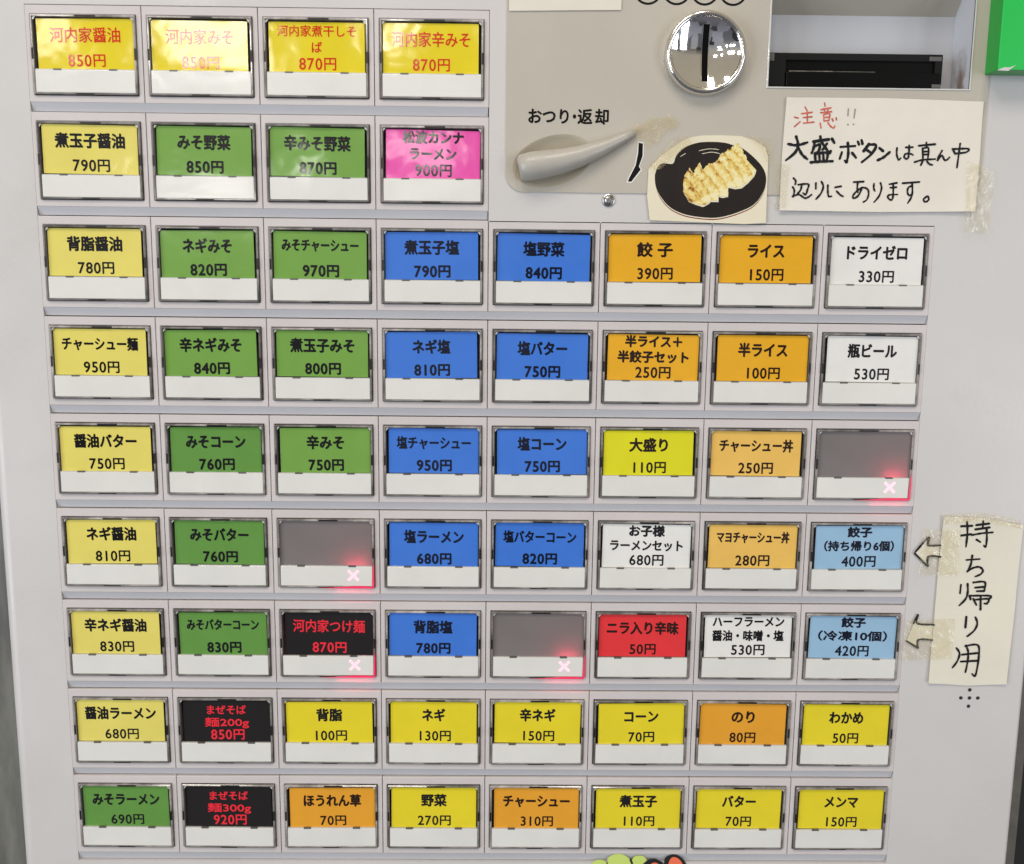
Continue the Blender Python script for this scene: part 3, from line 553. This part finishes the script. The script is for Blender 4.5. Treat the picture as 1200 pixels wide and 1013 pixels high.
def bill_slot():
    bm = NB(); x0, x1, z0, z1, d = 97.35, 167.95, 134.25, 162.0, 15
    q = lambda pts, mi: setattr(bm.faces.new([bm.verts.new(V(*p)) for p in pts]), 'material_index', mi)
    q([(x0, d, z0), (x1, d, z0), (x1, d, z1), (x0, d, z1)], 0)
    q([(x0, d, z1), (x1, d, z1), (x1, -.2, z1 + 16), (x0, -.2, z1 + 16)], 1)                       # sloping hood
    q([(x0, -.4, z0), (x0, d, z0), (x0, d, z1 + 16), (x0, -.4, z1 + 16)], 0)
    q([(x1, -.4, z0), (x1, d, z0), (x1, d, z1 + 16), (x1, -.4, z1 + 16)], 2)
    q([(x0, -.4, z0), (x1, -.4, z0), (x1, d, z0), (x0, d, z0)], 0)
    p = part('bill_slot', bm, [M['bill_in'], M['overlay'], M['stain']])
    bm = NB()
    for a in ((x0 - .6, x0, z0 - .5, 186), (x1, x1 + .5, z0 - .5, 186), (x0, x1, z0 - .5, z0)): box(bm, a[0], a[1], -.75, .2, a[2], a[3], 0, .12)
    obj('slot_frame', bm, M['clip'], p)
    bm = NB()
    box(bm, x0 + .05, 161.6, 8.2, 14.9, z0 + .1, 147.6, 0, .3)
    box(bm, x0 + .1, 105.2, 6.8, 8.3, z0 + .2, 147.2, 1, .3); box(bm, 105.3, 158.6, 7.4, 8.3, 144.9, 147.3, 1, .3)
    box(bm, 105.4, 160.4, 6.2, 8.3, z0 + .2, 140.7, 0, .35); box(bm, 158.7, 161.3, 7.0, 8.3, 137, 147.2, 1, .3)
    box(bm, 156.5, 160.9, 6.9, 8.4, 145.0, 146.6, 2, .3); box(bm, 98.4, 101, 6.6, 8.4, 144.4, 147, 2, .3); box(bm, 157.5, 160.6, 6.0, 8.4, 135.6, 137, 2, .3)  # last three: grey blocks put in as highlights on the reader corners
    obj('note_reader', bm, [M['black_gloss'], M['black_mat'], M['tab']], p)
    bm = NB(); box(bm, 106.3, 122, 6.05, 6.4, 140.75, 141.05, 0); box(bm, 122, 137, 6.08, 6.4, 140.78, 140.95, 0); obj('lip_highlight', bm, M['chrome_ring'], p)  # bright slivers painted in as the highlight along the reader lip
bill_slot()
# screw beside the photo
bm = NB(); cx, cz = 42.6, 94.9
L = lambda r, y, n=24: [V(cx + r * math.cos(2 * math.pi * i / n), y, cz + r * math.sin(2 * math.pi * i / n)) for i in range(n)]
ring(bm, [L(2.3, -.02), L(2.2, -.5), L(1.75, -.7), L(1.65, -.2), L(1.4, -.15), L(1.35, -.75), L(.9, -1.0)], close=True); part('screw', bm, M['steel'])
for hx, hz in ((187.1, -88.1), (183.9, -91.4), (187.25, -91.4), (190.5, -91.4), (187.15, -94.8)):
    bm = NB(); ring(bm, [[V(hx + q * math.cos(2 * math.pi * i / 14), yy, hz + q * math.sin(2 * math.pi * i / 14)) for i in range(14)] for q, yy in ((.72, -.1), (.62, -.12))], close=True)
    part('speaker_hole', bm, M['shade'])

# ---------------------------------------------------------------- paper and tape stuck on the machine
def cockle(x, z, amp, seed, box_):
    """how far the paper stands off at x, z (mm): soft waves, corners lifting"""
    x0, x1, z0, z1 = box_; u = min(1, abs((x - x0) / (x1 - x0) * 2 - 1)); w = min(1, abs((z - z0) / (z1 - z0) * 2 - 1))
    return amp * (max(0, .5 + .9 * noise.noise(Vector((x * .035 + seed, z * .035, seed)))) + 1.3 * (u * w) ** 4 + .35 * max(u, w) ** 8)
def warp_sheet(name, pts, y, mats, parent=None, amp=.25, seed=0, th=.12):
    xs = [p[0] for p in pts]; zs = [p[1] for p in pts]; bx = (min(xs), max(xs), min(zs), max(zs))
    dense = []
    for a, c in zip(pts, pts[1:] + pts[:1]):
        k = max(1, int((Vector(c) - Vector(a)).length / 3))
        dense += [tuple(Vector(a).lerp(Vector(c), i / k)) for i in range(k)]
    bm = NB(); sheet(bm, dense, y, th)
    for _ in range(3): bmesh.ops.subdivide_edges(bm, edges=[e for e in bm.edges if e.calc_length() > .006], cuts=1)
    bmesh.ops.triangulate(bm, faces=bm.faces)
    for v in bm.verts: v.co.y -= MM * cockle(v.co.x / MM, v.co.z / MM, amp, seed, bx)
    return obj(name, bm, mats, parent), (amp, seed, bx)
def writing(name, sets, y, parent, warp):
    bm = NB(); ms = []
    for mi, (st, m) in enumerate(sets):
        ms.append(m)
        for w, pts in st: stroke(bm, pts, w, y, mi)
    for v in bm.verts:
        if v.co.x / MM > warp[2][0] - .3: v.co.y -= MM * cockle(v.co.x / MM, v.co.z / MM, *warp)
    return obj(name, bm, ms, parent)
note = thing('caution_note', 'cream paper note with handwritten warning, taped under the banknote slot', 'note', (0, 0, 0))
_, wp = warp_sheet('paper', [(103.9, 130.6), (138, 130.8), (173.2, 130.0), (173.5, 111), (173.3, 92.4), (138, 91.8), (103.4, 92.0), (103.4, 111)], -.75, M['paper'], note, .38, 3)
writing('handwriting', [(RED_STROKES, M['red_marker']), (GREY_STROKES, M['grey_marker']), (NOTE_STROKES, M['marker'])], -.86, note, wp)
sign = thing('takeaway_sign', 'tall yellowed paper sign with vertical handwriting and two pointing arrows', 'sign', (0, 0, 0))
_, wp = warp_sheet('paper', [(171.1, -19.2), (186.4, -19.7), (201.4, -22.4), (201.3, -55), (200.6, -85.4), (185.8, -86.2), (170.4, -85.1), (170.7, -65.1), (170.8, -40.3)], -.45, M['old_paper'], sign, .38, 8)
for pts in ([(161.6, -33.2), (166.3, -27.3), (166.2, -30.5), (170.75, -30.4), (170.78, -34.9), (166.6, -34.9), (166.8, -38.7)], [(161.1, -68.0), (164.4, -57.9), (164.7, -61.3), (170.7, -61.7), (170.68, -67.7), (165.3, -67.6), (165.4, -71.0)]):
    bm = NB(); sheet(bm, pts, -.45, .1); obj('arrow', bm, M['old_paper'], sign)
writing('handwriting', [(SIGN_STROKES, M['marker'])], -.60, sign, wp)
photo = thing('dumpling_photo', 'cut out photo of fried dumplings on a black plate, taped beside the lever', 'photo', (0, 0, 0))
warp_sheet('photo_paper', [(56.4, 105.6), (60.1, 109.8), (63.9, 112.7), (67.8, 115.4), (71.4, 116.9), (75.4, 117.5), (81.8, 117.6), (88.6, 117.4), (93.6, 115.9), (97.3, 113.7), (98.6, 110.3), (98.9, 87.6), (91.3, 87.1), (57.4, 88.1), (56.2, 96.5)], -.75, M['cream'], photo, .08, 5)
PL = [(58.7, 103.6), (59.5, 106.3), (61.3, 107.8), (64.9, 107.7), (66.0, 110.3), (68.4, 113.0), (72.8, 114.8), (77.3, 115.3), (82.8, 115.1), (86.4, 114.1), (89.7, 113.0), (93.9, 109.8), (96.8, 106.7), (98.2, 103.2), (97.6, 98.8), (94.7, 94.3), (89.8, 91.6), (83.0, 89.5), (77.5, 89.2), (70.1, 90.2), (64.6, 92.6), (60.8, 96.6), (59.1, 100.1)]
def smooth_loop(p, k=4): 
    n = len(p); return smooth(p + p[:1], k)[:-1]
bm = NB(); sheet(bm, smooth_loop([(x, z - (.75 if z < 100 else .1)) for x, z in PL]), -.86, .02, 1); sheet(bm, smooth_loop([(x, z - (.38 if z < 100 else 0)) for x, z in PL]), -.89, .02, 2); sheet(bm, smooth_loop(PL), -.92, .02, 0)
for a in ([(74, 112.2), (77.5, 112.9), (81, 112.7)], [(75.2, 111.2), (78.5, 111.8), (81.5, 111.3)], [(67.5, 110.2), (69.2, 111.2)]): stroke(bm, a, .2, -.96, 2)
obj('plate_picture', bm, [M['plate_black'], M['plate_red'], M['cream']], photo)
GY = [(68.6, 101.1), (69.2, 104.2), (70.9, 106.2), (72.1, 104.2), (74.0, 108.0), (75.5, 105.6), (77.6, 107.8), (79.5, 107.8), (82.0, 111.4), (87.3, 114.7), (88.7, 113.2), (91.2, 108.9), (94.3, 105.6), (93.7, 104.0), (91.6, 101.6), (89.4, 99.8), (87.1, 99.5), (84.6, 100.0), (84.7, 96.8), (82.7, 96.4), (81.3, 96.8), (81.4, 95.0), (78.6, 95.0), (78.0, 94.3), (76.0, 93.2), (73.7, 93.8), (70.9, 94.9), (68.9, 98.0)]
def inside(p, poly):
    x, z = p; c = False; n = len(poly)
    for i in range(n):
        (x0, z0), (x1, z1) = poly[i], poly[(i + 1) % n]
        if (z0 > z) != (z1 > z) and x < (x1 - x0) * (z - z0) / (z1 - z0) + x0: c = not c
    return c
TONES = [(92, 58, 30), (156, 108, 50), (200, 154, 74), (216, 182, 96), (226, 200, 118), (234, 214, 142), (236, 224, 176)]
def dumplings():
    """the printed dumplings: one flat layer of fine ink cells, seven of them overlapping in a slanted row"""
    bm = NB(); st = .26; N = lambda x, z, k: noise.noise(Vector((x, z, k)))
    ax, az = .862, .507
    for ix in range(int(28 / st)):
        for iz in range(int(23 / st)):
            x, z = 67.8 + ix * st, 92.6 + iz * st
            wx, wz = x + .5 * N(x * .8, z * .8, 1), z + .5 * N(x * .8, z * .8, 2)
            if not inside((wx, wz), GY): continue
            u = (wx - 71) * ax + (wz - 97.5) * az; v = -(wx - 71) * az + (wz - 97.5) * ax
            q = (u + .16 * v + .06 * v * v * .3 + .5 * N(x * .35, z * .35, 5)) / 3.25 + .3; f = q - math.floor(q); k = math.floor(q)
            t = .58 + .26 * math.sin(math.pi * min(1, f * 1.15)) + .28 * N(x * .9, z * .9, 3 + k) + .18 * N(x * 2.3, z * 2.3, 7)
            if f < .10: t -= .26 - f
            t -= .22 * max(0, N(x * .55 + 3, z * .55, 11) - .05) * 3 * (1.2 if u < 7 else .7)
            if u < 4: t -= .10
            if v + .9 * N(x * .7, z * .7, 21) < -4.0: t += .26
            if v > 4.2: t -= .12 * (1 if N(x * 1.3, z * 1.3, 4) > 0 else -1)
            mi = max(0, min(6, int(t * 7)))
            bm.faces.new([bm.verts.new(V(a, -1.06, c)) for a, c in ((x, z), (x + st, z), (x + st, z + st), (x, z + st))]).material_index = mi
    bmesh.ops.remove_doubles(bm, verts=bm.verts, dist=2e-6)
    return bm
bm = NB(); sheet(bm, [(x + .25, z - .35) for x, z in GY], -1.0, .02, 0); obj('dumpling_edge', bm, mat('photo_white', lin(228, 218, 192), .3, coat=.3), photo)
obj('dumpling_picture', dumplings(), [mat('photo_tone', lin(*c), .3, coat=.3) for c in TONES], photo)
def tape(pts, y, m, label):
    bm = NB(); f = bm.faces.new([bm.verts.new(V(x, y, z)) for x, z in pts]); f.normal_update(); bmesh.ops.triangulate(bm, faces=[f]); tag(obj('tape_strip', bm, m), label, 'tape')
tape([(168.6, 109.6), (174.8, 108.2), (179.0, 105.3), (178.4, 84.4), (170.0, 85.3)], -1.9, M['tape'], 'clear tape over the lower right corner of the caution note')
tape([(101.6, 108), (106.0, 108), (105.6, 92.6), (101.4, 93.4)], -1.9, M['tape3'], 'narrow clear tape on the lower left edge of the caution note')
tape([(171.0, -18.5), (186.2, -17.9), (199.5, -20.4), (201.5, -23.9), (186.4, -20.9), (171.4, -22.2)], -1.3, M['tape2'], 'yellowed tape along the top edge of the takeaway sign')
tape([(164, -24.5), (178, -24.5), (178, -42), (163, -42)], -1.3, M['tape'], 'clear tape over the upper arrow of the takeaway sign')
tape([(160, -60), (178.5, -59), (178.5, -75), (159, -76)], -1.3, M['tape'], 'clear tape over the lower arrow of the takeaway sign')
tape([(50.2, 119.2), (51.8, 121.2), (54.4, 120.8), (56.4, 123.2), (59.8, 123.0), (62.9, 124.2), (66.8, 121.7), (64.8, 119.4), (62.0, 118.8), (59.6, 115.2), (55.5, 112.8), (54.6, 115.3), (52.4, 115.8), (52.0, 117.8)], -1.3, M['tape2'], 'crumpled yellowed tape at the tip of the lever')
tape([(55.6, 105.4), (64.4, 115.2), (69.4, 117.4), (71.2, 114.8), (64.2, 109.4), (60.6, 105.6)], -1.9, M['tape2'], 'yellowed tape on the upper left edge of the dumpling photo')
tape([(90.6, 117.8), (98.6, 116.4), (100.4, 108.6), (98.0, 108.2), (96.0, 112.6)], -1.9, M['tape'], 'clear tape on the upper right edge of the dumpling photo')
# sheet at the top edge of the picture
bm = NB(); sheet(bm, [(6.6, 158.1), (45.3, 158.9), (45.6, 215), (6.4, 215)], -.85, .15); tag(obj('paper_sheet', bm, M['plain_paper']), 'blank lower edge of a pale paper sheet above the lever', 'paper')
# green holder
def green_holder():
    bm = NB(); x0, x1, z0, z1, d = 173.1, 230, 139.0, 230, 9.5
    box(bm, x0, x1, -d, -.02, z0, z1, 0, .5)
    for f in bm.faces:
        f.normal_update()
        c = f.calc_center_median()
        if abs(f.normal.y) < .5: f.material_index = 1  # side faces get a darker green, their shade put into the colour
    o = tag(obj('green_holder', bm, [M['green'], M['green_shaded'], M['clip']]), 'bright green plastic holder in the upper right corner of the machine', 'holder')
    bm = NB(); sheet(bm, [(173.0, 138.9), (176.8, 138.7), (179.2, 140.6), (177.0, 139.8), (175.2, 139.9)], -d - .06, .3); obj('worn_corner', bm, M['clip'], o)
green_holder()
# vegetable cut-out under the bottom row
veg = thing('vegetable_cutout', 'green and orange vegetable cutout with black outline under the bottom row', 'cutout', (0, 0, 0))
def blob(pts, y, m, name):
    bm = NB(); sheet(bm, smooth_loop(pts, 5), y, .06); obj(name, bm, m, veg)
leaf = [(42.6, -170), (41.6, -164), (43.2, -160.9), (46.0, -160.0), (48.6, -161.0), (48.9, -159.2), (51.4, -157.7), (54.6, -157.6), (57.6, -159.6), (58.2, -160.4), (59.6, -158.5), (62.6, -158.3), (64.6, -160.6), (65.2, -165), (63, -171), (53, -174)]
blob(leaf, -.25, M['leaf'], 'leaf_picture')
blob([(62.6, -172), (62.0, -164), (64.2, -160.4), (67.2, -159.4), (70.2, -160.6), (71.2, -161.6), (71.6, -159.0), (74.2, -157.6), (77.2, -158.2), (79.8, -161.0), (80.8, -166), (78.2, -172.5), (70, -174.5)], -.35, M['outline'], 'outline_picture')
blob([(64.6, -171), (63.9, -165), (65.8, -161.9), (67.8, -161.0), (70.0, -162.6), (71.3, -166), (70, -172)], -.45, M['tomato'], 'slice_picture')
blob([(72.4, -171), (72.7, -164), (73.4, -160), (75.0, -158.6), (77.4, -159.8), (79.0, -163), (78.8, -168), (76.4, -171.8)], -.45, M['tomato'], 'slice_picture')
bm = NB()
stroke(bm, [(48.6, -161.0), (48.7, -163.6)], .5, -.32); stroke(bm, [(57.9, -159.9), (58.6, -161.6)], .8, -.32); obj('crease_picture', bm, M['outline'], veg)
